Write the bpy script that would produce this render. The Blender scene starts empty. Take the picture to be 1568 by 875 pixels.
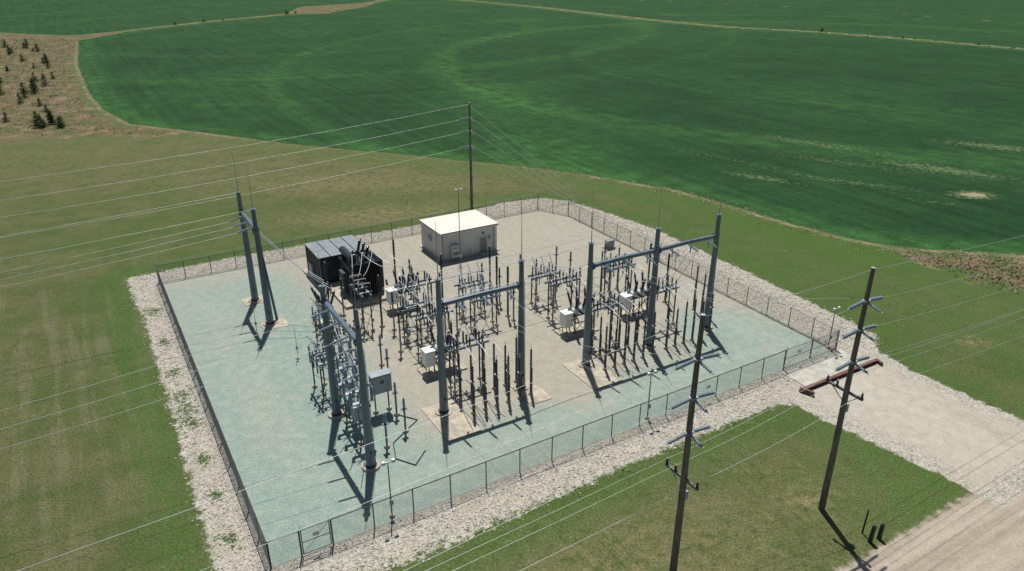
import bpy, math, random
import numpy as np
from mathutils import Vector, Matrix
random.seed(7); rng=np.random.default_rng(7)
scene=bpy.context.scene
ANG=math.radians(30.58); CA,SA=math.cos(ANG),math.sin(ANG)
OX,OY=-15.4,36.0          # near corner of the substation fence
def W(a,b,z=0.0): return Vector((OX+a*CA-b*SA, OY+a*SA+b*CA, z))

# ------------------------------------------------------------ camera / light
cam=bpy.data.cameras.new("camera"); co=bpy.data.objects.new("camera",cam)
scene.collection.objects.link(co); scene.camera=co
co.location=(0,0,36); co.rotation_euler=(math.radians(65.8),0,0)
cam.sensor_width=36; cam.lens=26.17; cam.clip_end=8000; cam.clip_start=0.5
EL=math.radians(66); AZ=math.radians(-6.6)
sd=Vector((math.sin(AZ)*math.cos(EL),math.cos(AZ)*math.cos(EL),math.sin(EL)))
L=bpy.data.lights.new("sun","SUN"); L.energy=5.0; L.angle=math.radians(.53); L.color=(1,.965,.90)
lo=bpy.data.objects.new("sun",L); scene.collection.objects.link(lo)
lo.rotation_euler=(-sd).to_track_quat('-Z','Y').to_euler(); lo.location=(0,60,80)
w=bpy.data.worlds.new("World"); scene.world=w; w.use_nodes=True
nt=w.node_tree; bg=nt.nodes["Background"]; sk=nt.nodes.new("ShaderNodeTexSky")
sk.sky_type='NISHITA'; sk.sun_disc=False; sk.sun_elevation=EL; sk.sun_rotation=AZ
nt.links.new(sk.outputs[0],bg.inputs[0]); bg.inputs[1].default_value=.055
scene.view_settings.view_transform='Standard'; scene.view_settings.look='None'; scene.view_settings.exposure=0

# ------------------------------------------------------------ node helper
class NG:
    def __init__(s,name):
        s.m=bpy.data.materials.new(name); s.m.use_nodes=True; s.t=s.m.node_tree
        s.b=s.t.nodes["Principled BSDF"]
    def n(s,ty,props=None,**inp):
        nd=s.t.nodes.new(ty)
        for k,v in (props or {}).items(): setattr(nd,k,v)
        for k,v in inp.items():
            key=int(k[1:]) if k[0]=='i' and k[1:].isdigit() else k.replace('_',' ')
            s.set(nd.inputs[key],v)
        return nd
    def set(s,sock,v):
        if hasattr(v,'is_output') or isinstance(v,bpy.types.NodeSocket): s.t.links.new(v,sock)
        else: sock.default_value=v
    def math(s,op,a,b=0.0,clamp=False):
        return s.n("ShaderNodeMath",{'operation':op,'use_clamp':clamp},i0=a,i1=b).outputs[0]
    def noise(s,vec,scale,detail=3,rough=.55,dist=0):
        return s.n("ShaderNodeTexNoise",None,Vector=vec,Scale=scale,Detail=detail,Roughness=rough,Distortion=dist).outputs[0]
    def ramp(s,v,lo,hi,a=0.0,b=1.0):
        nd=s.n("ShaderNodeMapRange",{'interpolation_type':'SMOOTHSTEP'},i0=v,i1=lo,i2=hi,i3=a,i4=b); return nd.outputs[0]
    def mix(s,f,a,b):
        nd=s.t.nodes.new("ShaderNodeMix"); nd.data_type='RGBA'
        s.set(nd.inputs[0],f)
        for i,v in ((6,a),(7,b)):
            if isinstance(v,tuple): v=(v[0],v[1],v[2],1)
            s.set(nd.inputs[i],v)
        return nd.outputs[2]
    def mul(s,c,f):   # multiply colour by scalar
        nd=s.t.nodes.new("ShaderNodeVectorMath"); nd.operation='SCALE'
        s.set(nd.inputs[0],c); s.set(nd.inputs[3],f); return nd.outputs[0]
    def attr(s,name,out=2): return s.n("ShaderNodeAttribute",{'attribute_name':name}).outputs[out]

def simple(name,col,rough=.6,metal=0.0,var=.25,scale=3.0,spec=.4,streak=False):
    g=NG(name); tc=g.n("ShaderNodeTexCoord").outputs[3]
    if streak:
        tc=g.n("ShaderNodeMapping",None,Vector=tc,Scale=(1,1,.12)).outputs[0]
    nz=g.noise(tc,scale,4,.65)
    f=g.ramp(nz,.3,.7,1-var,1+var)
    c=g.n("ShaderNodeRGB"); c.outputs[0].default_value=(*col,1)
    g.set(g.b.inputs["Base Color"],g.mul(c.outputs[0],f))
    g.b.inputs["Roughness"].default_value=rough; g.b.inputs["Metallic"].default_value=metal
    g.b.inputs["Specular IOR Level"].default_value=spec
    return g.m
M={
'steel':simple("painted_blue_grey_steel",(.125,.17,.21),.42,.1,.25,1.5,streak=True),
'galv':simple("galvanized_steel",(.36,.38,.39),.5,.4,.2,3),
'lgrey':simple("light_grey_steel",(.42,.45,.47),.5,.1,.15,3),
'dark':simple("dark_steel",(.055,.066,.074),.5,.1,.3,3),
'black':simple("black_cable",(.02,.023,.026),.5,0,.3,3),
'porc':simple("brown_black_porcelain",(.032,.028,.028),.18,0,.2,8,.6),
'insb':simple("blue_grey_insulator",(.25,.31,.37),.3,0,.2,6),
'white':simple("white_cabinet_paint",(.74,.75,.74),.45,0,.08,2),
'grey':simple("grey_cabinet_paint",(.28,.33,.35),.5,0,.12,2),
'tank':simple("transformer_dark_paint",(.030,.038,.045),.4,.1,.25,2),
'fins':simple("radiator_dark_paint",(.022,.028,.033),.4,.1,.25,2),
'roofg':simple("light_grey_roof",(.20,.225,.245),.5,0,.2,1.5),
'wall':simple("beige_metal_wall",(.58,.58,.57),.5,0,.06,1.2,streak=True),
'roof':simple("cream_metal_roof",(.74,.69,.58),.5,0,.06,.8),
'door':simple("door_paint",(.20,.20,.20),.5,0,.1,2),
'conc':simple("concrete",(.39,.35,.275),.9,0,.25,1.3),
'slab':simple("pale_concrete",(.40,.39,.34),.9,0,.2,1.0),
'rust':simple("rusty_steel",(.13,.065,.05),.85,0,.35,4),
'wood':simple("weathered_pole_wood",(.145,.13,.115),.9,0,.4,5,streak=True),
'wire':simple("aluminium_wire",(.50,.52,.53),.45,.3,.05,2),
'fence':simple("fence_galvanized",(.11,.12,.12),.55,.3,.2,3),
'alu':simple("aluminium_bus",(.50,.53,.55),.4,.3,.1,2),
'sign':simple("warning_sign_plate",(.55,.50,.48),.5,0,.1,5),
}

# ------------------------------------------------------------ mesh builder
class B:
    def __init__(s): s.V=[];s.F=[];s.I=[];s.m=[]
    def mi(s,k):
        if k not in s.m: s.m.append(k)
        return s.m.index(k)
    def box(s,c,d,mat,rz=0.0,top=1.0):
        x,y,z=[q/2 for q in d]; n=len(s.V); cr,sr=math.cos(rz),math.sin(rz)
        for sz in(-1,1):
            k=top if sz>0 else 1
            for sx,sy in((-1,-1),(1,-1),(1,1),(-1,1)):
                px,py=sx*x*k,sy*y*k
                s.V.append((c[0]+px*cr-py*sr,c[1]+px*sr+py*cr,c[2]+sz*z))
        for f in((0,3,2,1),(4,5,6,7),(0,1,5,4),(1,2,6,5),(2,3,7,6),(3,0,4,7)):
            s.F.append(tuple(n+i for i in f)); s.I.append(s.mi(mat))
    def rings(s,pts,rad,mat,n=8,caps=True):
        pts=[Vector(p) for p in pts]; ax=(pts[-1]-pts[0]).normalized()
        u=ax.orthogonal().normalized(); v=ax.cross(u); st=len(s.V); mi=s.mi(mat)
        for p,r in zip(pts,rad):
            for i in range(n):
                t=2*math.pi*i/n; q=p+u*(r*math.cos(t))+v*(r*math.sin(t)); s.V.append(tuple(q))
        for k in range(len(pts)-1):
            for i in range(n):
                j=(i+1)%n; a=st+k*n
                s.F.append((a+i,a+j,a+n+j,a+n+i)); s.I.append(mi)
        if caps:
            s.F.append(tuple(st+i for i in reversed(range(n)))); s.I.append(mi)
            e=st+(len(pts)-1)*n
            s.F.append(tuple(e+i for i in range(n))); s.I.append(mi)
    def cyl(s,p0,p1,r0,r1=None,mat='steel',n=8): s.rings([p0,p1],[r0,r0 if r1 is None else r1],mat,n)
    def ins(s,p0,p1,r,mat='porc',k=6,n=7):
        p0=Vector(p0);p1=Vector(p1);P=[];R=[]
        for i in range(k):
            P+= [p0.lerp(p1,(i+.05)/k),p0.lerp(p1,(i+.45)/k),p0.lerp(p1,(i+.9)/k)]; R+=[r*.5,r,r*.55]
        s.rings(P,R,mat,n)
        s.cyl(p1,p1+(p1-p0).normalized()*.12,r*.35,None,'alu',6)
    def bar(s,p0,p1,wd,mat):    # square bar
        s.rings([p0,p1],[wd*.7]*2,mat,4)
    def make(s,name,a=None,b=None,rot=0.0,world=None,smooth=True):
        me=bpy.data.meshes.new(name); me.from_pydata(s.V,[],s.F)
        for k in s.m: me.materials.append(M[k])
        me.polygons.foreach_set("material_index",s.I)
        me.update()
        if smooth:
            try: me.polygons.foreach_set("use_smooth",[True]*len(me.polygons)); me.set_sharp_from_angle(angle=math.radians(40))
            except Exception: pass
        return inst(name,me,a,b,rot,world)
def inst(name,me,a,b,rot=0.0,world=None):
    ob=bpy.data.objects.new(name,me); scene.collection.objects.link(ob)
    ob.location=world if world is not None else W(a,b,0)
    ob.rotation_euler=(0,0,rot if world is not None else ANG+rot)
    return ob

# ------------------------------------------------------------ terrain
def sdpoly(X,Y,poly):
    d=np.full(X.shape,1e9); ins=np.zeros(X.shape,bool); n=len(poly)
    for i in range(n):
        x0,y0=poly[i];x1,y1=poly[(i+1)%n]; dx,dy=x1-x0,y1-y0
        t=np.clip(((X-x0)*dx+(Y-y0)*dy)/(dx*dx+dy*dy+1e-9),0,1)
        d=np.minimum(d,np.hypot(X-x0-t*dx,Y-y0-t*dy))
        c=((y0>Y)!=(y1>Y)); xi=x0+(Y-y0)*dx/(dy if abs(dy)>1e-9 else 1e-9)
        ins^=c&(X<xi)
    return np.where(ins,d,-d)
def dline(X,Y,pl):
    d=np.full(X.shape,1e9)
    for (x0,y0),(x1,y1) in zip(pl[:-1],pl[1:]):
        dx,dy=x1-x0,y1-y0
        t=np.clip(((X-x0)*dx+(Y-y0)*dy)/(dx*dx+dy*dy),0,1)
        d=np.minimum(d,np.hypot(X-x0-t*dx,Y-y0-t*dy))
    return d
FENCE=[(0,0),(0,52.3),(53.6,52.7),(56,48),(55.4,.5)]
PAD=[(-3.3,-4.2),(-3.0,7),(-2.8,26),(-2.7,42),(-3.4,55.6),(10,56),(25,55.6),(35,55.3),(50.7,58.2),(57.3,57.2),(60,53.5),(61,49.4),(63,37),(62.6,18),(62,6),(61.7,.6),(58.9,-1.6),(57,-3.5),(44,-3.9),(42.7,-3.4),(26,-3.3),(11,-4)]
DRIVE=[(44,-2),(44.2,-6.7),(45,-11.3),(45.8,-16.3),(45.9,-20.5),(61,-20.5),(58.6,-15.7),(58.4,-10.8),(58.1,-6.1),(58.9,-1.4),(58,0)]
EDGE=[(-191.5,344.3),(-150,266),(-119.3,213.5),(-100.6,185.3),(-87,170.1),(-62.2,158.9),(-46,151.1),(-28.8,144.6),(-12.9,139),(1.9,133.4),(13.4,127.7),(27.5,118.3),(41,101.3),(46,96),(51.7,92.3),(66.6,89.9),(95,92),(160,110)]
MAIN=EDGE+[(300,190),(204,309),(178,344),(147,379),(107,406),(67.5,463),(16.4,552),(-49.7,644),(-85,720),(-106,602),(-136,494),(-166,441),(-188,386)]
B1=[(-3000,600),(-330,412),(-236,374),(-205,364),(-194,386),(-171,447),(-142,499),(-150,560),(-112,607),(-94,760),(-60,3200),(-3000,3200)]
B2=[(-50,3200),(-70,740),(-42,653),(23,560),(74,469),(112,412.5),(151.5,385.5),(183,350),(209,314),(330,200),(3000,200),(3000,3200)]
DRYL=[(-238,364),(-215,356),(-193,348),(-153,266),(-122,213),(-104,185),(-89,168),(-66,160),(-82,158),(-101,157),(-107,154),(-180,150),(-420,300),(-420,360)]
DRYR=[(50.5,91.2),(66,88.5),(100,91),(110,80),(80,71),(60,76),(56,80),(53.5,85),(51,88)]
BROWN=[(-138,492),(-118,490),(-102,575),(-104,600),(-143,556)]
def axis(lo,hi,step,mn,mx,gr):
    c=list(np.arange(lo,hi+.01,step)); s=step
    x=hi
    while x<mx: s*=gr; x+=s; c.append(x)
    s=step;x=lo
    while x>mn: s*=gr; x-=s; c.insert(0,x)
    return np.array(c)
xs=axis(-62,78,.8,-3000,3000,1.045); ys=axis(24,135,.8,-200,3000,1.03)
GX,GY=np.meshgrid(xs,ys); X=GX.ravel();Y=GY.ravel()
dx,dy=X-OX,Y-OY; la=dx*CA+dy*SA; lb=-dx*SA+dy*CA
pad=sdpoly(la,lb,PAD); drive=sdpoly(la,lb,DRIVE); pad=np.maximum(pad,drive)
yard=sdpoly(la,lb,FENCE); road=np.minimum(-18.6-lb,lb+28)
main=sdpoly(X,Y,MAIN); fld=np.maximum(main,np.maximum(sdpoly(X,Y,B1),sdpoly(X,Y,B2)))
dry=np.maximum(np.maximum(sdpoly(X,Y,DRYL),sdpoly(X,Y,DRYR)-1.0),sdpoly(X,Y,BROWN))
dry=np.maximum(dry,np.where((Y>330)&(fld<0),3.0,-99)); fld=np.where(sdpoly(X,Y,BROWN)>0,-5,fld)
fld=np.minimum(fld,dline(X,Y,[(93,644),(207,552),(279,429),(420,250)])-2.0)
def gs(x,y,sx,sy,r=0.0):
    c,s=math.cos(r),math.sin(r); u=(X-x)*c+(Y-y)*s; v=-(X-x)*s+(Y-y)*c
    return np.exp(-(u/sx)**2-(v/sy)**2)
def sst(x,a,b):
    t=np.clip((x-a)/(b-a),0,1); return t*t*(3-2*t)
ring=np.hypot(X-125,Y-285)
bright=.55*gs(-2,205,14,50,.15)+.65*gs(6,143,13,26,.5)+.3*gs(-80,230,30,60)+.6*np.exp(-((ring-152)/5)**2)+.3*np.exp(-((ring-147)/1.2)**2)+.45*np.exp(-((ring-205)/3)**2)+.3*np.exp(-((ring-100)/3)**2)+.75*np.exp(-((main-2.5)/3.0)**2)+.3*gs(90,190,20,60,.5)
rg2=np.hypot(X+120,Y-420)
bright+=.45*np.exp(-((rg2-190)/5)**2)+.35*np.exp(-((rg2-130)/4)**2)+.25*np.exp(-((rg2-230)/3)**2)+.3*sst(Y,230,420)
pale=.9*gs(78,131,14,3,-.6)+1.25*gs(75,116,3.6,2.4)+.7*gs(62,151,20,3,-.7)+.8*gs(43,126,9,2,-.6)+.9*gs(98,148,14,3.5,-.5)+.6*gs(60,122,14,2.0,-.5)+.6*gs(60,137,18,2.2,-.6)+.7*gs(-134,240,3,14,.5)+.6*gs(66,112,6,1.2,-.5)+.5*gs(40,140,20,2,-.8)
straw=.15+.85*sst(X,5,22)+.6*sst(-X,50,66)
teal=np.maximum(sst(-la,-19,-10),.85*sst(-lb,-11,-5)); teal=np.maximum(teal,.8*sst(-np.hypot(la-49,lb-9),-9,-3))
teal=np.maximum(teal,.5*sst(-lb,-16,-9)*sst(la,34,38)); teal*= (1-.55*sst(lb,44,52)); 
teal*=1-.8*np.exp(-((la-29)/3.0)**2-((lb-8)/4.0)**2)
teal-=.35*np.exp(-((la-4)/2.5)**2-((lb-18)/9)**2)
fresh=1.0*gs(32,42,10,6)+.8*np.exp(-((pad+1.5)/2.2)**2)+.6*sst(la,62,70)+.7*np.exp(-((main+5)/3)**2)
brownz=.8*gs(-20,106,14,4,.2)+.5*gs(-28,122,22,6)+.8*gs(46.6,66.3,1.3,1.0)*1.6+.9*gs(21.5,42.5,1.6,1.3)+.3*sst(Y,100,140)+.65*gs(6,34,18,6,.5)
mow=np.clip(sst(-X,22,36)*(1-sst(Y,80,95))*.75+.25*gs(5,38,20,8,.5)+.2*sst(X,36,44)*(1-sst(Y,80,90)),0,1)
# wheel tracks worn from the gate to the road and round the yard
trk=np.zeros_like(X)
for o in(-.9,.9):
    trk=np.maximum(trk,np.exp(-(dline(la,lb,[(51.5+o,-19),(51.4+o,-8),(51.4+o,2),(51.0+o,12),(51.5+o,30),(49.5+o,45)])/.45)**2))
    trk=np.maximum(trk,.7*np.exp(-(dline(la,lb,[(51.4,3+o),(44,3.6+o),(29,3.4+o),(10,3.0+o),(5.0+o,7),(4.2+o,20),(4.5+o,44)])/.45)**2))
nx,ny=len(xs),len(ys)
idx=np.arange(nx*ny).reshape(ny,nx)
quads=np.stack([idx[:-1,:-1],idx[:-1,1:],idx[1:,1:],idx[1:,:-1]],-1).reshape(-1,4)
Z=np.zeros_like(X)
attrs=dict(pad=pad,yard=yard,road=road,field=fld,dry=dry,bright=bright,pale=pale,teal=teal,fresh=fresh,brown=brownz,drive=drive,straw=straw,mow=mow,track=trk)
zone=np.zeros(len(quads),int)
fm=lambda A:A[quads].mean(1)
zone[fm(fld)>0]=1; zone[fm(road)>0]=3; zone[fm(pad)>0]=2

g=NG("terrain_soil_and_plants"); geo=g.n("ShaderNodeNewGeometry").outputs[0]
loc=g.n("ShaderNodeMapping",{'vector_type':'TEXTURE'},Vector=geo,Location=(OX,OY,0),Rotation=(0,0,ANG)).outputs[0]
sep=g.n("ShaderNodeSeparateXYZ",None,Vector=loc)
A_={k:g.attr(k) for k in attrs}
n_big=g.noise(geo,.035,3,.6); n_mid=g.noise(geo,.22,5,.65); n_sm=g.noise(geo,1.1,5,.72); n_fine=g.noise(geo,6.0,4,.8)
# grass
gr=g.mix(g.ramp(n_mid,.34,.66),(.068,.088,.030),(.112,.112,.050))
gr=g.mix(g.ramp(n_big,.38,.62,0,.5),gr,(.064,.100,.026))
mp=g.n("ShaderNodeMapping",None,Vector=loc,Scale=(1,.06,1)).outputs[0]
n_mow=g.noise(mp,.75,3,.6)
stm=g.math('MULTIPLY',g.ramp(n_mow,.48,.62),A_['mow']); stm=g.math('MULTIPLY',stm,g.ramp(n_mid,.35,.6,.35,.85))
gr=g.mix(stm,gr,(.150,.140,.085))
mp2=g.n("ShaderNodeMapping",None,Vector=loc,Scale=(.08,1,1)).outputs[0]
gr=g.mix(g.ramp(g.noise(mp2,.6,3,.6),.5,.65,0,.3),gr,(.052,.085,.022))
gr=g.mix(g.math('MULTIPLY',g.math('MINIMUM',A_['fresh'],1.0),g.ramp(n_sm,.3,.6)),gr,(.050,.108,.022))
gr=g.mix(g.math('MULTIPLY',A_['brown'],g.ramp(n_sm,.35,.62),True),gr,(.195,.165,.090))
gr=g.mix(g.ramp(n_sm,.55,.78,0,.55),gr,(.205,.185,.115)); gr=g.mix(g.ramp(n_sm,.45,.28,0,.5),gr,(.038,.062,.018))
gr=g.mul(gr,g.ramp(n_fine,.25,.75,.48,1.52))
# dry brush
dr=g.mix(g.ramp(n_sm,.35,.65),(.20,.125,.088),(.105,.11,.048))
dr=g.mix(g.ramp(n_mid,.54,.70,0,.75),dr,(.29,.225,.16)); dr=g.mix(g.ramp(n_mid,.54,.42,0,.8),dr,(.075,.10,.034)); dr=g.mul(dr,g.ramp(n_fine,.25,.75,.55,1.35))
# crop field
rowc=g.n("ShaderNodeMapping",None,Vector=loc,Scale=(1,.03,1)).outputs[0]
n_row=g.noise(rowc,.55,4,.6)
cr=g.mix(g.ramp(n_big,.3,.7),(.0125,.044,.0145),(.0195,.060,.019))
cr=g.mix(g.math('MULTIPLY',A_['bright'],g.ramp(n_mid,.25,.7,.25,1.0),True),cr,(.036,.108,.027))
cr=g.mul(cr,g.ramp(n_row,.3,.7,.84,1.16))
cr=g.mul(cr,g.ramp(n_mid,.3,.7,.88,1.12)); cr=g.mul(cr,g.ramp(n_sm,.3,.7,.80,1.2)); cr=g.mul(cr,g.ramp(n_fine,.25,.75,.60,1.4))
pm=g.ramp(g.math('ADD',A_['pale'],g.math('MULTIPLY',g.math('SUBTRACT',n_sm,.5),3.4)),.45,1.1,0,.75)
pm=g.math('MULTIPLY',pm,g.ramp(A_['pale'],.05,.4))
cr=g.mix(pm,cr,(.14,.18,.085)); cr=g.mix(g.ramp(g.math('ADD',A_['pale'],g.math('SUBTRACT',n_sm,.5)),.95,1.15,0,.85),cr,(.30,.25,.17))
# road
rd=g.mix(g.ramp(g.noise(g.n("ShaderNodeMapping",None,Vector=loc,Scale=(.06,1,1)).outputs[0],1.1,4),.35,.65),(.39,.34,.275),(.30,.255,.20))
rd=g.mul(rd,g.ramp(n_fine,.25,.75,.82,1.18)); rd=g.mul(rd,g.ramp(n_sm,.3,.7,.9,1.08))
# coarse rock border
vo=g.n("ShaderNodeTexVoronoi",None,Vector=geo,Scale=8.5); vd=vo.outputs[0]
vs=g.n("ShaderNodeSeparateColor",None,Color=vo.outputs[1]).outputs[0]
rk=g.mix(vs,(.50,.475,.41),(.34,.315,.265)); rk=g.mul(rk,g.ramp(vd,.35,.8,1.05,.62))
rk=g.mix(g.ramp(n_mid,.48,.74,0,.55),rk,(.38,.345,.27)); rk=g.mul(rk,g.ramp(n_sm,.3,.7,.86,1.1))
drv=g.mix(g.ramp(n_sm,.35,.65),(.45,.42,.355),(.36,.33,.27)); drv=g.mix(g.ramp(n_mow,.52,.62,0,.4),drv,(.34,.28,.20)); drv=g.mul(drv,g.ramp(n_fine,.25,.75,.85,1.12))
drv=g.mix(g.math('MULTIPLY',A_['track'],g.ramp(n_mid,.35,.6,.2,.6)),drv,(.47,.445,.385))
rk=g.mix(g.ramp(g.math('ADD',A_['drive'],g.math('MULTIPLY',n_mid,3)),2.4,4.4,0,.9),rk,drv)
# yard fine gravel
tmask=g.math('ADD',A_['teal'],g.math('MULTIPLY',g.math('SUBTRACT',n_mid,.5),1.0))
yd=g.mix(g.ramp(tmask,.15,.95),(.335,.312,.255),(.232,.305,.268))
yd=g.mix(g.ramp(n_sm,.42,.70,0,.38),yd,(.345,.36,.315)); yd=g.mix(g.ramp(n_big,.45,.7,0,.35),yd,(.32,.315,.26))
yd=g.mix(g.ramp(n_mid,.56,.72,0,.35),yd,(.295,.27,.215)); yd=g.mix(g.ramp(n_mid,.44,.32,0,.25),yd,(.21,.265,.225))
yd=g.mix(g.math('MULTIPLY',A_['track'],g.ramp(n_mid,.35,.62,.1,.5)),yd,(.375,.375,.33))
yd=g.mul(yd,g.ramp(n_fine,.25,.75,.74,1.25)); yd=g.mul(yd,g.ramp(n_sm,.3,.7,.93,1.06))
def mask(name,na,amp,w,off=0.0,nn=None):
    v=g.math('ADD',g.math('ADD',A_[name],off),g.math('MULTIPLY',g.math('SUBTRACT',na,.5),amp))
    return g.ramp(v,-w,w)
col=g.mix(mask('dry',n_mid,16.0,1.5),gr,dr)
# straw coloured band just outside the crop edge
band=g.math('MULTIPLY',mask('field',n_sm,3.2,.5,1.1),g.math('MULTIPLY',g.ramp(n_mid,.42,.60,.10,.8),A_['straw']),True)
col=g.mix(band,col,(.29,.24,.16))
mf=mask('field',n_mid,4.0,.35)
col=g.mix(mf,col,cr)
col=g.mix(mask('road',n_sm,1.6,.3),col,rd)
col=g.mix(mask('pad',n_sm,2.2,.2),col,rk)
# weeds in the border
wd=g.math('MULTIPLY',g.ramp(n_mid,.60,.66),g.ramp(n_sm,.5,.6)); wd=g.math('MULTIPLY',wd,g.ramp(sep.outputs[0],-.2,-1.0)); wd=g.math('MULTIPLY',wd,g.ramp(A_['pad'],0,.3))
col=g.mix(wd,col,(.09,.15,.04))
col=g.mix(mask('yard',n_sm,.5,.2),col,yd)
g.set(g.b.inputs["Base Color"],col); g.b.inputs["Roughness"].default_value=.95; g.b.inputs["Specular IOR Level"].default_value=.12
bp=g.n("ShaderNodeBump",None,Height=g.noise(geo,4.0,2,.8),Strength=.6,Distance=.12)
g.set(g.b.inputs["Normal"],bp.outputs[0])
TM=g.m
P3=np.stack([X,Y,Z],1)
for zi,nm in enumerate(["grass_ground","crop_field","gravel_yard","dirt_road"]):
    q=quads[zone==zi]; used,inv=np.unique(q.ravel(),return_inverse=True)
    me=bpy.data.meshes.new(nm); nv=len(used); nq=len(q)
    me.vertices.add(nv); me.vertices.foreach_set("co",P3[used].ravel())
    me.loops.add(nq*4); me.loops.foreach_set("vertex_index",inv.astype(np.int32).ravel())
    me.polygons.add(nq); me.polygons.foreach_set("loop_start",np.arange(0,nq*4,4,dtype=np.int32))
    me.update(calc_edges=True)
    for k,v in attrs.items():
        at=me.attributes.new(k,'FLOAT','POINT'); at.data.foreach_set("value",v[used].astype(np.float32))
    me.materials.append(TM)
    ob=bpy.data.objects.new(nm,me); scene.collection.objects.link(ob)

# ------------------------------------------------------------ scattered stones / tufts / weeds
ico_t=(1+5**.5)/2
IV=np.array([(-1,ico_t,0),(1,ico_t,0),(-1,-ico_t,0),(1,-ico_t,0),(0,-1,ico_t),(0,1,ico_t),(0,-1,-ico_t),(0,1,-ico_t),(ico_t,0,-1),(ico_t,0,1),(-ico_t,0,-1),(-ico_t,0,1)])/1.9
IF=np.array([(0,11,5),(0,5,1),(0,1,7),(0,7,10),(0,10,11),(1,5,9),(5,11,4),(11,10,2),(10,7,6),(7,1,8),(3,9,4),(3,4,2),(3,2,6),(3,6,8),(3,8,9),(4,9,5),(2,4,11),(6,2,10),(8,6,7),(9,8,1)])
def fast_mesh(name,V,F,mat,rnd=None):
    me=bpy.data.meshes.new(name); V=V.reshape(-1,3); k=F.shape[1]
    me.vertices.add(len(V)); me.vertices.foreach_set("co",V.ravel())
    me.loops.add(F.size); me.loops.foreach_set("vertex_index",F.astype(np.int32).ravel())
    me.polygons.add(len(F)); me.polygons.foreach_set("loop_start",np.arange(0,F.size,k,dtype=np.int32))
    me.update(calc_edges=True); me.materials.append(mat)
    if rnd is not None:
        at=me.attributes.new("rnd",'FLOAT','POINT'); at.data.foreach_set("value",rnd.astype(np.float32))
    return me
def rndmat(name,c0,c1,rough=.9,extra=None):
    q=NG(name); r=q.attr("rnd"); c=q.mix(r,c0,c1)
    q.set(q.b.inputs["Base Color"],c); q.b.inputs["Roughness"].default_value=rough; q.b.inputs["Specular IOR Level"].default_value=.15
    return q.m
n=60000; a=rng.uniform(-4,64,n); b=rng.uniform(-5,59,n)
sp=sdpoly(a,b,PAD); sf=sdpoly(a,b,FENCE); dv=sdpoly(a,b,DRIVE)
ok=(sp>rng.uniform(-.7,.4,n))&(sf<-.1)&(dv<.3)&(sf>-9); a=a[ok][:13000]; b=b[ok][:13000]; n=len(a)
sz=rng.uniform(.035,.10,n)*(1+.6*(rng.random(n)>.95))
Vr=IV[None]*sz[:,None,None]*rng.uniform(.6,1.2,(n,1,3))*np.array([1,1,.6])
Vr=Vr*rng.uniform(.8,1.2,(n,12,1))
px=OX+a*CA-b*SA; py=OY+a*SA+b*CA
Vr=Vr+np.stack([px,py,sz*.15],1)[:,None]
Fr=(IF[None]+12*np.arange(n)[:,None,None]).reshape(-1,3)
me=fast_mesh("border_rocks",Vr,Fr,rndmat("limestone_rock",(.37,.34,.29),(.56,.53,.47)),np.repeat(rng.random(n),12))
ob=bpy.data.objects.new("border_rocks",me); scene.collection.objects.link(ob)
# grass tufts
def tufts(name,px,py,hh,sp_,mat,nb=5):
    n=len(px); an=rng.uniform(0,6.28,(n,nb)); ln=rng.uniform(.3,1,(n,nb))*sp_; ht=rng.uniform(.6,1.1,(n,nb))*(hh[:,None] if hasattr(hh,'__len__') else hh)
    bx=px[:,None]+rng.normal(0,sp_*.6,(n,nb)); by=py[:,None]+rng.normal(0,sp_*.6,(n,nb))
    wd=.02+sp_*.12
    v0=np.stack([bx-np.sin(an)*wd,by+np.cos(an)*wd,0*bx],-1); v1=np.stack([bx+np.sin(an)*wd,by-np.cos(an)*wd,0*bx],-1)
    v2=np.stack([bx+np.cos(an)*ln,by+np.sin(an)*ln,ht],-1)
    V=np.stack([v0,v1,v2],2).reshape(-1,3); F=np.arange(len(V)).reshape(-1,3)
    me=fast_mesh(name,V,F,mat,np.repeat(rng.random(n),3*nb)); ob=bpy.data.objects.new(name,me); scene.collection.objects.link(ob)
n=50000; x=rng.uniform(-50,48,n); y=rng.uniform(30,80,n)
da,db=x-OX,y-OY; a=da*CA+db*SA; b=-da*SA+db*CA
ok=(np.maximum(sdpoly(a,b,PAD),sdpoly(a,b,DRIVE))<-.1)&(b>-18)&(sdpoly(x,y,MAIN)<-1)
tufts("grass_tufts",x[ok],y[ok],.035,.06,rndmat("tuft_grass",(.09,.14,.035),(.22,.20,.10)),4)
# taller weeds along the crop edge and in the dry brush
ex=[];ey=[]
E=np.array(EDGE)
for i in range(9,len(E)-1):
    m=int(np.hypot(*(E[i+1]-E[i]))*4); t=rng.random(m); p=E[i]+(E[i+1]-E[i])*t[:,None]; ex+=list(p[:,0]+rng.normal(-.6,.8,m)); ey+=list(p[:,1]+rng.normal(-.9,.9,m))
tufts("field_edge_weeds",np.array(ex),np.array(ey),.16,.3,rndmat("dry_weed",(.38,.32,.23),(.18,.22,.08)))
n=3000; x=rng.uniform(48,95,n); y=rng.uniform(68,93,n); ok=sdpoly(x,y,DRYR)>rng.uniform(-1,2.5,n)
n=7000; x2=rng.uniform(-260,-70,n); y2=rng.uniform(150,350,n); ok2=sdpoly(x2,y2,DRYL)>0
tufts("dry_brush",np.r_[x[ok],x2[ok2]],np.r_[y[ok],y2[ok2]],np.r_[np.full(ok.sum(),.3),np.full(ok2.sum(),.45)],.5,rndmat("brush_stems",(.32,.22,.16),(.15,.18,.075)))
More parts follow.
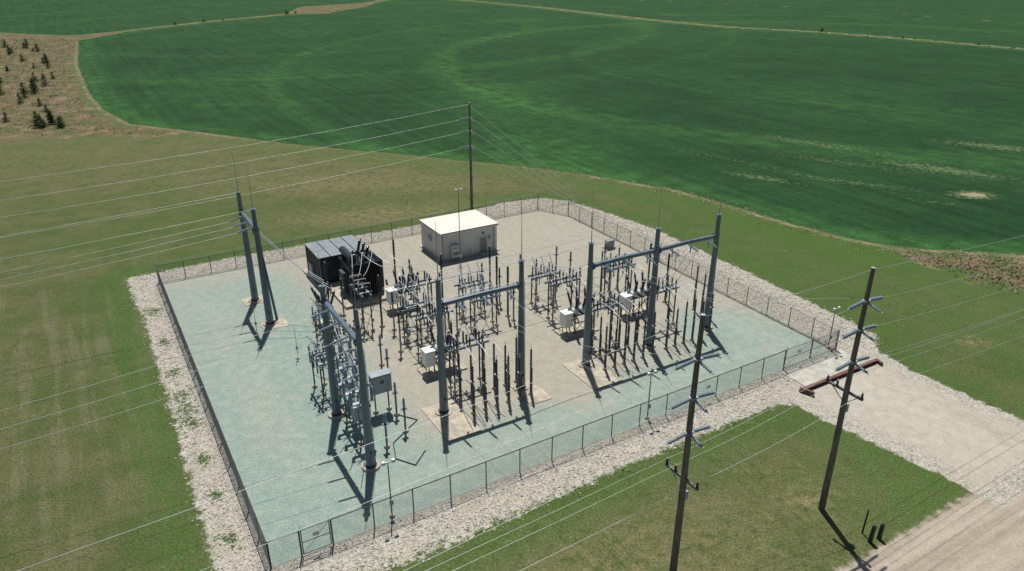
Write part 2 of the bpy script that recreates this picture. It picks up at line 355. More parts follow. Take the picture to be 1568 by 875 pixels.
# weeds growing in left border rock
cl=[(-1.7,b0,s) for b0,s in((44,1.0),(36,.6),(29,.6),(24.5,1.0),(22,1.2),(19.5,1.1),(14,.6),(9,.5),(4,.6))]
xx=[];yy=[]
for a0,b0,s in cl:
    for _ in range(int(70*s)):
        p=W(a0+random.gauss(0,.5*s),b0+random.gauss(0,.8*s)); xx.append(p.x);yy.append(p.y)
for _ in range(220):
    p=W(random.uniform(0.5,40),-3.6+random.gauss(0,.35)); xx.append(p.x);yy.append(p.y)
tufts("border_weeds",np.array(xx),np.array(yy),.09,.14,rndmat("green_weed",(.08,.17,.035),(.15,.24,.07)),7)

# ------------------------------------------------------------ pines & shrubs
FOL=rndmat("pine_needles",(.025,.058,.02),(.085,.13,.048))
def pine(h,seed,squat=1.0):
    r=np.random.default_rng(seed); V=[];F=[];R=[]
    def tri(p,q,s_): 
        i=len(V); V.extend([p,q,s_]); F.append((i,i+1,i+2)); R.extend([r.random()]*3)
    k=6
    for i in range(k):   # trunk
        t0,t1=2*math.pi*i/k,2*math.pi*(i+1)/k
        tri((.07*math.cos(t0),.07*math.sin(t0),0),(.07*math.cos(t1),.07*math.sin(t1),0),(0,0,h*.9))
    for i in range(360):
        z=h*(.08+.9*r.random()**1.4); rr=(1-z/h)**.7*h*.34*squat*(.4+.8*r.random()); an=r.uniform(0,6.28)
        lobes=1+.3*math.sin(3*an+seed)+.2*math.sin(7*z+2*an); rr*=lobes
        cx,cy=rr*math.cos(an),rr*math.sin(an); s_=h*.05*(.7+r.random())
        d=r.normal(0,1,(3,3)); d/=np.linalg.norm(d,axis=1)[:,None]; d[:,2]*=.5
        c=np.array((cx,cy,z)); tri(*[tuple(c+dd*s_*1.3) for dd in d])
        if i%3==0:
            tri((cx*.1,cy*.1,z+.05),(cx*.1,cy*.1,z-.02),(cx,cy,z-h*.02))
    me=fast_mesh("pine_tree",np.array(V,float),np.array(F),FOL,np.array(R)); return me
pm_=[pine(2.6,s,1.15) for s in(1,2,3,4)]
for i in range(56):
    yy_=165+165*random.random()**1.1; fx=random.uniform(-.68,-.595) if i<46 else random.uniform(-.8,-.68)
    if yy_<195: fx=random.uniform(-.69,-.60)
    ob=bpy.data.objects.new("pine_tree",pm_[i%4]); scene.collection.objects.link(ob)
    ob.location=(fx*yy_,yy_,0); s_=random.uniform(.55,1.35); ob.scale=(s_,s_,s_*random.uniform(.8,1.1)); ob.rotation_euler=(0,0,random.uniform(0,6))
shr=pine(3.0,9,1.7)
for (x,y,s_) in [(-180,420,.8),(-171,437,.9),(-164,447,.6),(-140,492,1.2),(-137,500,.8),(151,382,1.0),(176,352,.5),(196,327,.5)]:
    ob=bpy.data.objects.new("shrub",shr); scene.collection.objects.link(ob); ob.location=(x,y,0); ob.scale=(s_,s_,s_*.7); ob.rotation_euler=(0,0,x)

# ------------------------------------------------------------ fence
def mesh_panel(bb,p0,p1,h,sp=.13,r=.0048,mat='fence'):
    p0=Vector(p0);p1=Vector(p1);Lh=(p1-p0).length;u=(p1-p0).normalized()
    nrm=Vector((-u.y,u.x,0)); mi=bb.mi(mat)
    def seg(s0,z0,s1,z1):
        A=p0+u*s0+Vector((0,0,z0));C=p0+u*s1+Vector((0,0,z1)); d=(C-A)
        if d.length<.05: return
        d.normalize(); v=d.cross(nrm); n=len(bb.V)
        for q in(A,C):
            for k in range(3):
                t=2.094*k; o=nrm*(r*math.cos(t))+v*(r*math.sin(t)); bb.V.append(tuple(q+o))
        for k in range(3):
            j=(k+1)%3; bb.F.append((n+k,n+j,n+3+j,n+3+k)); bb.I.append(mi)
    s=-h
    while s<Lh:
        a0,z0=s,.04;a1,z1=s+h-.04,h
        if a0<0: z0+=-a0;a0=0
        if a1>Lh: z1-=a1-Lh;a1=Lh
        if z1>z0: seg(a0,z0,a1,z1); seg(Lh-a0,z0,Lh-a1,z1)
        s+=sp
def fence_run(bb,A,C,h=2.1,step=3.0):
    A=Vector((*A,0));C=Vector((*C,0)); Lh=(C-A).length; k=max(1,round(Lh/step)); u=(C-A)/k; out=Vector((u.y,-u.x,0)).normalized()*(-1)
    for i in range(k+1):
        p=A+u*i; bb.cyl(p,p+Vector((0,0,h+.05)),.06 if i in(0,k) else .045,None,'fence',6)
        bb.cyl(p+Vector((0,0,h)),p+out*.3+Vector((0,0,h+.32)),.02,None,'fence',4)
    z=Vector((0,0,1))
    bb.cyl(A+z*h,C+z*h,.028,None,'fence',5)
    for j in range(3):
        o=out*(.1*(j+1))+z*(h+.106*(j+1)); bb.cyl(A+o,C+o,.008,None,'fence',3)
    bb.cyl(A+z*.05,C+z*.05,.012,None,'fence',3)
    mesh_panel(bb,A,C,h)
bb=B()
fence_run(bb,(0,0),(0,52.3)); fence_run(bb,(0,52.3),(53.6,52.7)); fence_run(bb,(53.6,52.7),(56,48)); fence_run(bb,(56,48),(55.4,.5))
fence_run(bb,(47.8,.45),(4.1,0)); fence_run(bb,(2.0,0),(0,0))
bb.box((38-.07,.25,1.4),(.45,.02,.32),'sign'); bb.box((-.06,30,1.4),(.02,.45,.32),'sign')
bb.make("chain_link_fence",0,0)
def gate(A,C,name,hinge_h=2.1):
    bb=B(); A=Vector(A+(0,));C=Vector(C+(0,)); z=Vector((0,0,1))
    for p in(A,C): bb.cyl(p+z*.12,p+z*2.1,.035,None,'fence',6); bb.cyl(p+z*2.1,p+z*2.5,.018,None,'fence',4)
    for hz in(.12,1.1,2.1): bb.cyl(A+z*hz,C+z*hz,.028,None,'fence',6)
    bb.cyl(A+z*.12,C+z*2.1,.014,None,'fence',5)
    for hz in(2.25,2.4): bb.cyl(A+z*hz,C+z*hz,.007,None,'fence',3)
    mesh_panel(bb,A,C,2.05,.13,.0048,'fence'); m=(A+C)/2; bb.box((m.x,m.y-.05,1.5),(.4,.02,.3),'sign')
    return bb.make(name,0,0)
gate((47.95,.5),(51.5,.5),"chain_link_gate"); gate((51.62,.5),(55.2,.5),"chain_link_gate"); gate((2.12,0.0),(3.98,.0),"chain_link_gate")

# slab + rusty barrier at vehicle gate
bb=B(); bb.box((51.5,-1.25,.03),(8.6,2.9,.06),'slab'); 
bb.make("concrete_apron",0,0)
bb=B(); bb.box((51.4,-3.1,.17),(10.2,.14,.26),'rust'); bb.box((51.4,-3.1,.32),(10.2,.34,.04),'rust'); bb.box((51.4,-3.1,.02),(10.2,.34,.04),'rust')
for i in range(9): bb.box((46.6+i*1.2,-3.1,.17),(.03,.30,.25),'rust')
bb.box((46.3,-3.5,.24),(.25,1.3,.4),'rust',.3); bb.box((56.6,-3.4,.18),(.25,.9,.32),'rust',-.3)
bb.make("rusty_steel_barrier",0,0)

# ------------------------------------------------------------ control building
bb=B(); x0,x1,y0,y1,h=31.8,39.8,41.0,47.1,3.55; cx,cy=(x0+x1)/2,(y0+y1)/2
bb.box((0,0,.06),(x1-x0+.5,y1-y0+.5,.12),'slab')
bb.box((0,0,h/2+.1),(x1-x0,y1-y0,h-.05),'wall')
lx,ly=(x1-x0)/2,(y1-y0)/2
i=-lx+.2
while i<lx:
    bb.box((i,-ly-.012,h/2+.12),(.05,.024,h-.25),'wall'); bb.box((i,ly+.012,h/2+.12),(.05,.024,h-.25),'wall')
    i+=.31
i=-ly+.2
while i<ly: bb.box((-lx-.012,i,h/2+.12),(.024,.05,h-.25),'wall'); bb.box((lx+.012,i,h/2+.12),(.024,.05,h-.25),'wall'); i+=.31
bb.box((0,0,h+.10),(x1-x0+.28,y1-y0+.28,.16),'roofg'); bb.box((0,0,h+.20),(x1-x0+.34,y1-y0+.34,.05),'roof')
for i in range(14): bb.box((-lx+.3+i*.57,0,h+.235),(.03,y1-y0+.3,.02),'roof')
bb.box((0,-ly-.19,h+.02),(x1-x0+.3,.10,.12),'wall')
bb.box((1.95,-ly-.04,1.17),(1.15,.09,2.2),'wall'); bb.box((1.95,-ly-.09,1.14),(.95,.05,2.05),'door'); bb.box((2.3,-ly-.13,1.1),(.06,.05,.15),'galv')
bb.box((1.95,-ly-.55,.09),(1.5,.7,.18),'slab')
bb.box((-2.3,-ly-.35,1.25),(1.0,.6,1.6),'wall'); bb.box((-2.3,-ly-.66,1.0),(.85,.03,.5),'door')
bb.box((-2.3,-ly-.66,1.7),(.85,.03,.35),'grey')
bb.box((1.95,-ly-.12,2.75),(.3,.2,.18),'door'); bb.box((2.9,-ly-.07,2.0),(.35,.12,.5),'grey')
bb.cyl((3.5,-ly-.08,0.1),(3.5,-ly-.08,3.4),.04,None,'roofg',6); bb.cyl((-3.85,-ly-.08,.1),(-3.85,-ly-.08,3.4),.05,None,'roofg',6)
bb.box((-lx-.08,.3,2.2),(.14,.8,.6),'grey'); bb.cyl((0,-ly-.4,.1),(0,-ly-.4,1.1),.05,None,'galv',6)
bb.make("control_building",cx,cy)

# ------------------------------------------------------------ steel structures
def post(bb,x,y,h,spike=4.8,r0=.36,r1=.20,pad=True):
    if pad: bb.cyl((x,y,0),(x,y,.18),.75,.72,'conc',16)
    bb.cyl((x,y,.18),(x,y,.26),.48,.48,'dark',12)
    bb.cyl((x,y,.26),(x,y,h),r0,r1,'steel',12)
    bb.cyl((x,y,h),(x,y,h+.06),r1+.08,None,'steel',12)
    if spike: bb.cyl((x,y,h),(x,y,h+spike*.4),.045,.03,'galv',5); bb.cyl((x,y,h+spike*.4),(x,y,h+spike),.03,.014,'galv',5)
    bb.box((x,y-r0-.05,1.5),(.12,.1,.25),'dark')
    bb.cyl((x+r0+.02,y-.1,0),(x+r1+.05,y-.1,h*.85),.025,None,'dark',5)
    for k in range(int(h/1.0)): # climbing lugs
        zz=.8+k; rr=r0+(r1-r0)*zz/h; bb.cyl((x-rr-.12,y,zz),(x+rr+.12,y,zz),.015,None,'steel',4)
def frame(name,cols,zb,h,axis_,sp=4.8,dirs=(1,),strlen=1.3):
    bb=B()
    for i,c in enumerate(cols):
        post(bb,c if axis_=='x' else 0,0 if axis_=='x' else c,h,sp)
    for c0,c1 in zip(cols[:-1],cols[1:]):
        P=(lambda t,z,o=0:(t,o,z)) if axis_=='x' else (lambda t,z,o=0:(o,t,z))
        bb.rings([P(c0,zb),P((c0+c1)/2,zb+.08),P(c1,zb)],[.22]*3,'steel',8)
        for c,sgn in((c0,1),(c1,-1)): bb.cyl(P(c+sgn*.28,zb),P(c+sgn*.36,zb),.36,None,'steel',8)
        for k in range(3):
            t=c0+(c1-c0)*(.2+.3*k)
            for dd in dirs:
                bb.ins(P(t,zb-.1,dd*.22),P(t,zb-.35,dd*(.22+strlen)),.12,'insb',8)
            bb.ins(P(t+.5,zb-.2),P(t+.5,zb-1.1),.09,'insb',5)
    return bb
F1=frame('f',[-3.85,3.85],10.2,12.4,'x',4.9,(-1,)); F1.make("dead_end_structure",21.05,10.3)
F2=frame('f',[-7.7,0,7.75],10.2,12.4,'x',4.9,(-1,)); F2.make("dead_end_structure",40.0,10.6)
F3=frame('f',[-4.05,4.05],10.7,12.0,'y',0,(-1,)); 
F3.cyl((0,-4.05,12),(0,-4.05,13.4),.17,.12,'steel',10); F3.cyl((0,-4.05,13.4),(0,-4.05,16.5),.03,.014,'galv',5); F3.cyl((0,4.05,12),(0,4.05,15),.03,.014,'galv',5)
F3.make("dead_end_structure",9.2,10.55)
F4=frame('f',[-3.3,3.3],10.5,12.7,'y',4.6,(-1,)); 
F4.cyl((.9,-2.7,0),(.1,-2.9,10.4),.15,.1,'steel',8)
F4.make("dead_end_structure",8.6,37.9)
for (a0,b0,sa_,sb_) in((17.2,9.0,3.0,5.4),(25.3,9.2,2.2,3.6),(32.0,9.2,3.2,5.2),(9.0,34.3,2.6,2.2),(8.6,41.4,2.6,2.2)):
    bb=B(); bb.box((0,0,.03),(sa_,sb_,.06),'conc'); bb.make("concrete_pad",a0,b0)

def found(bb,x,y,r=.28): bb.cyl((x,y,0),(x,y,.22),r,r*.95,'conc',10)
# breaker
def breaker(tank='dark',cab='white'):
    bb=B(); bb.box((-.4,0,.08),(4.2,2.2,.16),'conc')
    for x in(-1,1):
        for y in(-.5,.5): bb.bar((x,y,.16),(x,y,2.1),.1,'dark')
        bb.bar((x,-.5,.4),(x,.5,1.9),.05,'dark'); bb.bar((x,.5,.4),(x,-.5,1.9),.05,'dark')
    bb.bar((-1,-.5,.4),(1,-.5,1.9),.05,'dark'); bb.box((0,0,2.15),(2.7,1.25,.14),'dark')
    for x in(-.9,0,.9):
        bb.cyl((x,-.62,2.5),(x,.62,2.5),.24,None,tank,12)
        for s_ in(-1,1):
            bb.cyl((x,s_*.36,2.6),(x,s_*.46,2.95),.15,.13,tank,8)
            bb.ins((x,s_*.46,2.95),(x+(x*.18),s_*.86,4.25),.16,'porc',8)
            bb.cyl((x*1.18,s_*.86,4.25),(x*1.2,s_*.92,4.5),.05,None,'alu',6)
    bb.box((-1.75,0,1.75),(.95,1.0,1.5),cab); bb.box((-1.75,0,2.53),(1.05,1.1,.06),cab)
    bb.box((-1.75,-.52,1.75),(.8,.03,1.3),cab); bb.box((-1.45,-.55,1.8),(.05,.04,.2),'dark')
    for y in(-.35,.35): bb.bar((-1.9,y,.16),(-1.9,y,1.0),.07,'dark')
    return bb
b1=breaker('lgrey').make("circuit_breaker",20.6,16.8,0); 
for (a0,b0,r_) in((36.0,16.8,0),(43.8,17.0,0),(22.8,31.0,0),(13.6,31.0,math.pi/2)): inst("circuit_breaker",b1.data,a0,b0,r_)
# disconnect switch rack
def rack(ht=4.2,span=3.0,open_=False):
    bb=B()
    for x in(-span/2,span/2):
        for y in(-.45,.45):
            found(bb,x,y,.24); bb.bar((x,y,.2),(x,y,ht),.11,'dark')
        for k in range(3): bb.bar((x,-.45,.5+k*1.15),(x,.45,1.3+k*1.15),.04,'dark')
    for y in(-.45,.45): bb.box((0,y,ht),(span+1.0,.14,.18),'steel')
    for x in(-span*.42,0,span*.42):
        bb.box((x,0,ht+.12),(.16,1.5,.08),'lgrey')
        for y in(-.62,0,.62): bb.ins((x,y,ht+.16),(x,y,ht+.95),.115,'insb' if open_ else 'porc',5)
        bb.cyl((x,-.62,ht+1.1),(x,.62,ht+1.12),.05,None,'alu',6)
        if open_: bb.cyl((x,.0,ht+1.1),(x,.75,ht+2.0),.045,None,'alu',6)
        for y in(-.62,.62): bb.ins((x+.1,y,ht-.05),(x+.1,y,ht-.75),.085,'porc',4)
    bb.cyl((-span/2+.15,-.45,1.0),(-span/2+.15,-.45,ht),.03,None,'lgrey',5); bb.box((-span/2+.1,-.6,1.2),(.3,.2,.4),'lgrey')
    return bb
r1=rack().make("disconnect_switch",21,20.3); r2=rack(3.4,2.6,True).make("disconnect_switch",27.8,22.6)
for a0,b0,m_,rot in((21,13.2,r1,0),(36.3,13.4,r1,0),(43.8,13.4,r1,0),(36.2,20.4,r1,0),(43.8,20.6,r1,0),(21,24.2,r2,0),(36.4,24.4,r2,0),
    (22.5,27.5,r1,0),(28.3,26.2,r2,0),(12.2,21.5,r1,math.pi/2),(12.0,26.2,r2,math.pi/2),(9.4,18.6,r2,math.pi/2),(17.0,29.2,r1,math.pi/2)):
    inst("disconnect_switch",m_.data,a0,b0,rot)
# bus support posts
def stand(h,mat='dark',im='porc'):
    bb=B(); found(bb,0,0,.26); bb.cyl((0,0,.2),(0,0,h),.09,None,mat,8); bb.box((0,0,h),(.5,.3,.06),mat)
    bb.ins((0,0,h+.03),(0,0,h+1.0),.13,im,6); return bb
s1=stand(3.3,'steel').make("bus_support",18.2,22.0); s2=stand(2.2,'steel','insb').make("bus_support",13.3,9.4)
for bx,rng_ in((22.2,(24.5,31.2,39.7,46.6)),(26.6,(19.4,32.0,36.8,41.5,46.5)),(28.8,(25.8,31.0,36.0,41.0))):
    for a0 in rng_: inst("bus_support",s1.data,a0,bx+.0)
for a0,b0 in((13.6,12.0),(11.2,8.2),(11.8,16.5),(15.2,17.8),(15.6,20.5),(16,32.5),(24.5,34.0)): inst("bus_support",s2.data if b0<21 else s1.data,a0,b0)
# cable riser rows
def riser_row(n,sp,h=4.6):
    bb=B(); L_=(n-1)*sp
    for i in range(n):
        x=-L_/2+i*sp; hh=h-.5*(i%3==1)
        found(bb,x,0,.22); bb.cyl((x,0,.2),(x,0,hh-1.4),.10,.09,'dark',8)
        bb.cyl((x+.13,0,.2),(x+.13,0,hh-1.9),.045,None,'black',5)
        bb.ins((x,0,hh-1.4),(x,0,hh),.12,'porc',7); bb.cyl((x,0,hh+.1),(x,0,hh+.45),.03,None,'alu',5)
        bb.box((x,0,hh-1.45),(.34,.3,.08),'lgrey')
    return bb
q1=riser_row(6,1.15).make("cable_riser_row",22.2,8.9); q2=riser_row(6,1.15).make("cable_riser_row",36.2,9.0)
for a0,b0,m_ in((43.9,9.2,q2),(22.2,11.4,q1),(36.4,11.6,q2)): inst("cable_riser_row",m_.data,a0,b0,0)
q3=riser_row(3,1.2,5.2).make("cable_riser_row",44.5,23.0); inst("cable_riser_row",q3.data,49.6,13.2,math.pi/2)
# tall surge arrester columns
bb=B(); found(bb,0,0,.3); bb.cyl((0,0,.2),(0,0,4.0),.12,.10,'dark',8); bb.ins((0,0,4.0),(0,0,5.8),.16,'porc',10); sa1=bb.make("surge_arrester",23.9,37.0)
for a0,b0 in((26.6,30.0),(31.2,23.4),(31.6,26.5),(32.4,29.5),(48.2,17.5),(48.6,21.0),(15.0,34.2),(18.6,28.0)): inst("surge_arrester",sa1.data,a0,b0)
# grey relay cabinet on a steel stand
bb=B()
for x in(-.6,.6):
    found(bb,x,0,.25); bb.bar((x,0,.2),(x,0,2.0),.1,'dark')
bb.box((0,0,2.85),(1.7,.8,1.7),'grey'); bb.box((0,-.42,2.85),(1.5,.04,1.5),'grey'); bb.box((0,0,3.73),(1.85,.95,.06),'grey'); bb.box((0,-.45,3.1),(.3,.03,.3),'dark'); bb.box((.5,-.46,2.8),(.05,.04,.3),'dark')
bb.make("relay_cabinet",12.8,13.2)
# circuit switcher with angled blue-grey interrupters
bb=B()
for x in(-1.7,1.7):
    for y in(-.4,.4): found(bb,x,y,.25); bb.bar((x,y,.2),(x,y,3.6),.12,'steel')
bb.box((0,-.4,3.6),(4.6,.15,.2),'steel'); bb.box((0,.4,3.6),(4.6,.15,.2),'steel')
for x in(-1.7,0,1.7):
    bb.box((x,0,3.75),(.3,1.9,.12),'lgrey')
    bb.ins((x,-.8,3.8),(x,-.8,5.0),.15,'insb',7); bb.ins((x,.1,3.8),(x,.1,5.0),.15,'insb',7); bb.ins((x,.9,3.8),(x,.9,4.9),.14,'insb',7)
    bb.ins((x,-.8,5.15),(x,.0,5.25),.17,'insb',6); bb.cyl((x,.1,5.2),(x,.95,5.1),.05,None,'alu',6); bb.cyl((x,.1,5.1),(x,.5,6.0),.04,None,'alu',6)
bb.box((0,0,1.9),(1.0,.7,1.2),'grey')
bb.make("circuit_switcher",10.9,15.6,math.pi/2); inst("circuit_switcher",bpy.data.objects["circuit_switcher"].data,10.0,11.4,math.pi/2)

# ------------------------------------------------------------ transformer & switchgear enclosure
bb=B(); bb.box((0,0,.15),(6.2,7.0,.3),'conc'); bb.box((0,.4,2.1),(3.2,3.6,3.4),'tank'); bb.box((0,.4,3.85),(3.4,3.8,.14),'tank')
for k in range(14):
    bb.box((1.95+.02,-1.2+k*.27,2.3),(.7,.06,3.4),'fins')
for k in range(13): bb.box((-1.5+k*.25,-2.0,2.5),(.06,.85,3.9),'fins')
for zz in(.8,4.2): bb.cyl((-1.6,-1.75,zz),(1.6,-1.75,zz),.09,None,'tank',8)
for zz in(.8,3.8): bb.cyl((2.0,-1.3,zz),(2.0,2.4,zz),.09,None,'tank',8)
bb.cyl((-1.1,-1.2,4.75),(-1.1,2.4,4.75),.42,None,'tank',14)
for y in(-.9,2.0): bb.box((-1.1,y,4.2),(.5,.12,.6),'tank')
for y in(-.5,.8,2.1): bb.cyl((.6,y,3.9),(.65,y,4.4),.22,.18,'tank',10); bb.ins((.65,y,4.4),(1.0,y,5.7),.22,'porc',9,9)
for y in(-.6,0.2,1.0): bb.ins((-.3,y,3.9),(-.35,y,4.9),.12,'porc',5)
for x in(-.9,0,.9): bb.ins((x,-1.1,4.0),(x*1.1,-1.4,5.3),.17,'porc',8,9)
bb.box((-1.9,.2,1.9),(.6,1.4,2.2),'dark'); bb.cyl((-.9,-.9,3.9),(-1.1,-.9,4.5),.07,None,'tank',6)
for y in(-1.6,-.3): bb.cyl((2.45,y,1.3),(2.52,y,1.3),.38,None,'dark',12)
bb.make("power_transformer",19.8,37.3)
bb=B(); bb.box((0,0,.12),(7.0,6.4,.24),'conc'); bb.box((0,0,1.9),(6.0,5.2,3.3),'tank')
for i in range(9): bb.box((-2.8+i*.7,-2.63,1.9),(.06,.07,3.2),'dark')
for i in range(8): bb.box((-3.03,-2.4+i*.68,1.9),(.07,.06,3.2),'dark')
for i in range(3):
    for j in range(7): bb.box((-2+i*2,-2.66,1.0+j*.12),(.9,.06,.05),'dark')
for i in range(4):
    bb.box((-2.3+i*1.53,0,3.62),(1.42,5.6,.08),'roofg')
bb.box((-3.1,.3,1.2),(.35,1.2,1.6),'grey')
bb.make("switchgear_enclosure",19.2,43.8)

# ------------------------------------------------------------ light poles
def lamp(h,name,a0,b0):
    bb=B(); bb.cyl((0,0,0),(0,0,.2),.2,None,'conc',8); bb.cyl((0,0,.2),(0,0,h),.055,.04,'fence',8)
    bb.box((0,0,h),(.8,.06,.06),'galv')
    for x in(-.35,.35): bb.box((x,-.1,h+.12),(.3,.25,.2),'white',0,.7)
    bb.box((0,-.1,1.3),(.25,.15,.4),'grey'); return bb.make(name,a0,b0)
for a0,b0,h in((8.5,.55,4.6),(31.6,.75,4.4),(55.0,1.1,4.3)): lamp(h,"floodlight_pole",a0,b0)
lamp(9.8,"floodlight_pole",33.2,38.6)
for a0,b0 in((9.1,25.8),(6.9,33.0)):
    bb=B(); bb.cyl((0,0,0),(0,0,.12),.2,None,'conc',8); bb.cyl((0,0,.1),(0,0,3.4),.035,.02,'galv',6); bb.box((0,0,1.2),(.2,.12,.3),'grey'); bb.make("instrument_post",a0,b0)
bb=B(); bb.box((0,0,.1),(1.5,1.0,.2),'conc'); bb.box((0,0,.65),(1.1,.7,.9),'roofg'); bb.box((0,0,1.13),(1.2,.8,.06),'roofg'); bb.box((0,-.37,.6),(.9,.03,.7),'grey'); bb.make("equipment_cabinet",53.0,34.0)
# surface cable run near the front
def runs(name,pl,r=.045,mat='dark'):
    bb=B()
    for p,q in zip(pl[:-1],pl[1:]): bb.cyl((p[0],p[1],.05),(q[0],q[1],.05),r,None,mat,6)
    return bb.make(name,0,0)
runs("surface_cable",[(13.3,9.4),(11.8,8.4),(11.2,6.4),(12.2,4.9),(13.6,6.2)])
runs("surface_cable",[(13.6,12),(14.8,10.4),(13.3,9.4)])

# ------------------------------------------------------------ utility poles
def upole(h,levels,arm,ends=(-1,1),lean=0):
    bb=B(); P=[(0,0,0),(.02,0,h*.3),(.0,.03,h*.65),(0,0,h)]; bb.rings(P,[.24,.21,.175,.135],'wood',12); bb.cyl((0,0,h),(0,0,h+.03),.14,None,'galv',10)
    for z in levels:
        bb.box((0,0,z),(.5,.34,.12),'galv')
        for s_ in ends: bb.ins((s_*.22,0,z),(s_*1.6,0,z-.15),.13,'insb',10)
        bb.ins((0,-.15,z-.1),(0,-1.1,z-.3),.11,'insb',6)
    if arm:
        z=arm; bb.box((0,.2,z),(.14,2.8,.16),'wood'); bb.bar((0,-.9,z),(0,-.1,z-.8),.05,'galv'); bb.bar((0,1.2,z),(0,.15,z-.8),.05,'galv')
        for y in(-1.1,.75,1.5): bb.ins((0,y,z+.08),(0,y,z+.42),.1,'porc',3)
        bb.box((.25,0,z-1.3),(.25,.3,.6),'grey'); bb.ins((.3,.3,z-.9),(.4,.3,z-.3),.08,'porc',4)
    bb.cyl((.2,0,0),(.16,0,h*.8),.02,None,'black',4)
    return bb
upole(18.3,(15.6,13.1,10.75),7.5).make("utility_pole",21.8,-13.4)
upole(18.5,(16.3,14.3,12.0),9.75).make("utility_pole",34.9,-14.2)
upole(15.9,(13.8,11.9,9.6),0,(-1,)).make("utility_pole",world=Vector((-6.2,109.4,0)),rot=ANG)
# marker bollards
for a0,b0,h,r_ in((35.0,-18.0,1.35,.15),(35.8,-18.1,1.2,.15),(35.3,-17.2,1.9,.06)):
    bb=B(); bb.cyl((0,0,0),(.10,0,h),r_,r_*.92,'black',10); bb.cyl((.10,0,h),(.105,0,h+.05),r_*.8,r_*.4,'black',10); bb.make("bollard",a0,b0)
# marker posts in the lawn
for p in((-16.5,112,0),(-41,106,0)):
    bb=B(); bb.cyl((0,0,0),(.1,0,1.6),.05,None,'white',6); bb.box((.1,0,1.6),(.2,.05,.25),'white'); bb.make("marker_post",world=Vector(p))

# ------------------------------------------------------------ wires
def wires(name,spans,r=.017,mat='wire'):
    cu=bpy.data.curves.new(name,'CURVE'); cu.dimensions='3D'; cu.bevel_depth=r; cu.bevel_resolution=0; cu.resolution_u=1
    for p,q,sag in spans:
        p=Vector(p);q=Vector(q); k=14 if sag>.3 else 6; s=cu.splines.new('POLY'); s.points.add(k)
        for i in range(k+1):
            t=i/k; v=p.lerp(q,t); v.z-=sag*4*t*(1-t); s.points[i].co=(*v,1)
    cu.materials.append(M[mat]); ob=bpy.data.objects.new(name,cu); scene.collection.objects.link(ob); return ob
sp=[]
for i,(zA,zB) in enumerate(((15.4,16.1),(12.9,14.1),(10.6,11.8))):
    sp.append((W(21.8-1.8,-13.4,zA),W(-95,-13.4,zA+1),3.0))
    sp.append((W(21.8+1.7,-13.4,zA),W(34.9-1.7,-14.2,zB),.25))
    sp.append((W(34.9+1.7,-14.2,zB),W(130,-14.4,zB+1),2.2))
for y in(-1.1,.75,1.5):
    sp.append((W(21.8,-13.4+y,7.95),W(-95,-13.4+y,9),2.0)); sp.append((W(21.8,-13.4+y,7.95),W(34.9,-14.2+y,10.2),.3)); sp.append((W(34.9,-14.2+y,10.2),W(130,-14.2+y,11),2))
sp.append((W(21.8,-13.4,18.2),W(-95,-13.4,19),2.5)); sp.append((W(21.8,-13.4,18.2),W(34.9,-14.2,18.4),.2)); sp.append((W(34.9,-14.2,18.4),W(130,-14.4,19),2))
wires("roadside_power_line",sp,.0125)
sp=[]
for k,z in enumerate((15.3,12.8,10.4)): sp.append((W(21.8,-14.5+2.2,z),W(21.05-3.85+7.7*(.2+.3*k),8.8,9.8),.8))
for k,z in enumerate((16.0,14.0,11.7)): sp.append((W(34.9,-13.0,z),W(32.3+7.7*(.2+.3*k),9.1,9.8),.8))
wires("feeder_line",sp,.011)
sp=[]
for k in range(3):
    b0=10.55-4.05+8.1*(.2+.3*k); sp.append((W(9.2-1.55,b0,10.3),W(-100,b0+2,12),3.2))
    b0=37.9-3.3+6.6*(.2+.3*k); sp.append((W(8.6-1.55,b0,10.1),W(-110,b0+1,12.5),3.0))
for b0 in(34.6,41.2): sp.append((W(8.6,b0,12.7),W(-110,b0,16),2.5))
pc=Vector((-6.2,109.4,0)); dv=Vector((-CA,-SA,0))
for z in(15.7,13.6,11.7,9.4): sp.append((pc+dv*(1.6 if z<15 else 0)+Vector((0,0,z)),pc+dv*150+Vector((0,0,z+1)),3.5))
wires("transmission_line",sp,.0135)
sp=[]
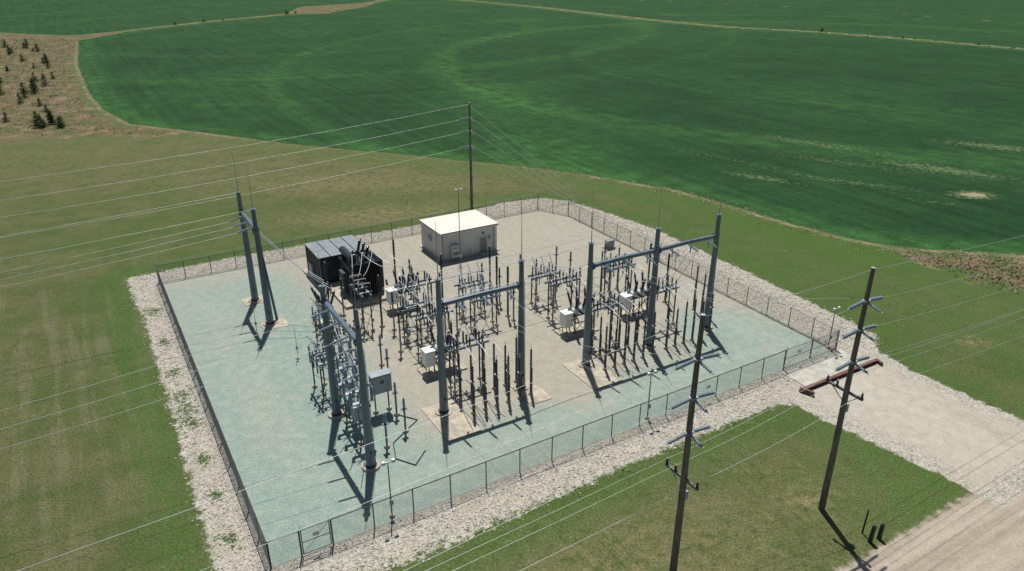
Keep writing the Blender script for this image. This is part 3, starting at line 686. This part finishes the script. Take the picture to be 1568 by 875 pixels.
for z,e in((15.5,(12.0,112.5)),(13.9,(11.0,112.3)),(12.0,(10.2,112.0)),(9.7,(9.3,111.9))): sp.append((pc+Vector((0,0,z)),Vector((e[0],e[1],0.1)),.0))
wires("guy_wire",sp,.026)
# bus tubes & jumpers
sp=[]
for bx in(22.2,26.6,28.8):
    sp.append((W(19 if bx<28 else 25,bx,4.5),W(47,bx,4.5),0))
for a0 in(21,36.2,43.8):
    for k in(-1.25,0,1.25):
        sp.append((W(a0+k,10.4,9.2),W(a0+k,12.6,5.3),.1)); sp.append((W(a0+k,13.8,5.3),W(a0+k*.85,15.9,4.5),.15)); sp.append((W(a0+k*.85,17.7,4.5),W(a0+k,19.7,5.3),.15)); sp.append((W(a0+k,20.9,5.3),W(a0+k,23.8,4.5),.15)); sp.append((W(a0+k,24.9,4.5),W(a0+k,28.8,4.6),.1))
        sp.append((W(a0+k,9.0,4.9),W(a0+k,12.6,5.3),-.3))
for k in(-1.2,0,1.2):
    sp.append((W(9.5,11+k*2,10.2),W(10.2,11.5+k*1.3,5.2),.2)); sp.append((W(10.9,15.6+k*1.3,5.2),W(11.9,21.5+k,5.3),.3)); sp.append((W(12.2,21.5+k,5.3),W(12.2,26.2+k,4.5),.2)); sp.append((W(12.5,27+k,4.5),W(14,31+k,4.5),.2))
    sp.append((W(8.7,37.9+k*1.8,10.2),W(14.2,31.2+k,4.6),.5)); sp.append((W(19.8+k,36,5.4),W(17+k*.5,29.8,5.3),.5)); sp.append((W(20.5+k,35.8,5.8),W(22.6+k,31.8,4.6),.4)); sp.append((W(22.8+k,30.2,4.6),W(22.5+k,28.1,5.3),.2)); sp.append((W(22.5+k,26.9,5.3),W(21+k,24.9,4.5),.2))
    sp.append((W(27.5+k,23.2,4.5),W(28.2+k,25.6,4.5),.1)); sp.append((W(24.5,26.6+k*.5,4.5),W(31.2,26.6+k*.5,4.5),0))
sp.append((W(24.9,10.3,10.3),W(32.3,10.6,10.3),.4)); sp.append((W(21,10.3,10.4),W(22.6,31,8.0),.8))
wires("aluminium_bus",sp,.034,'alu')
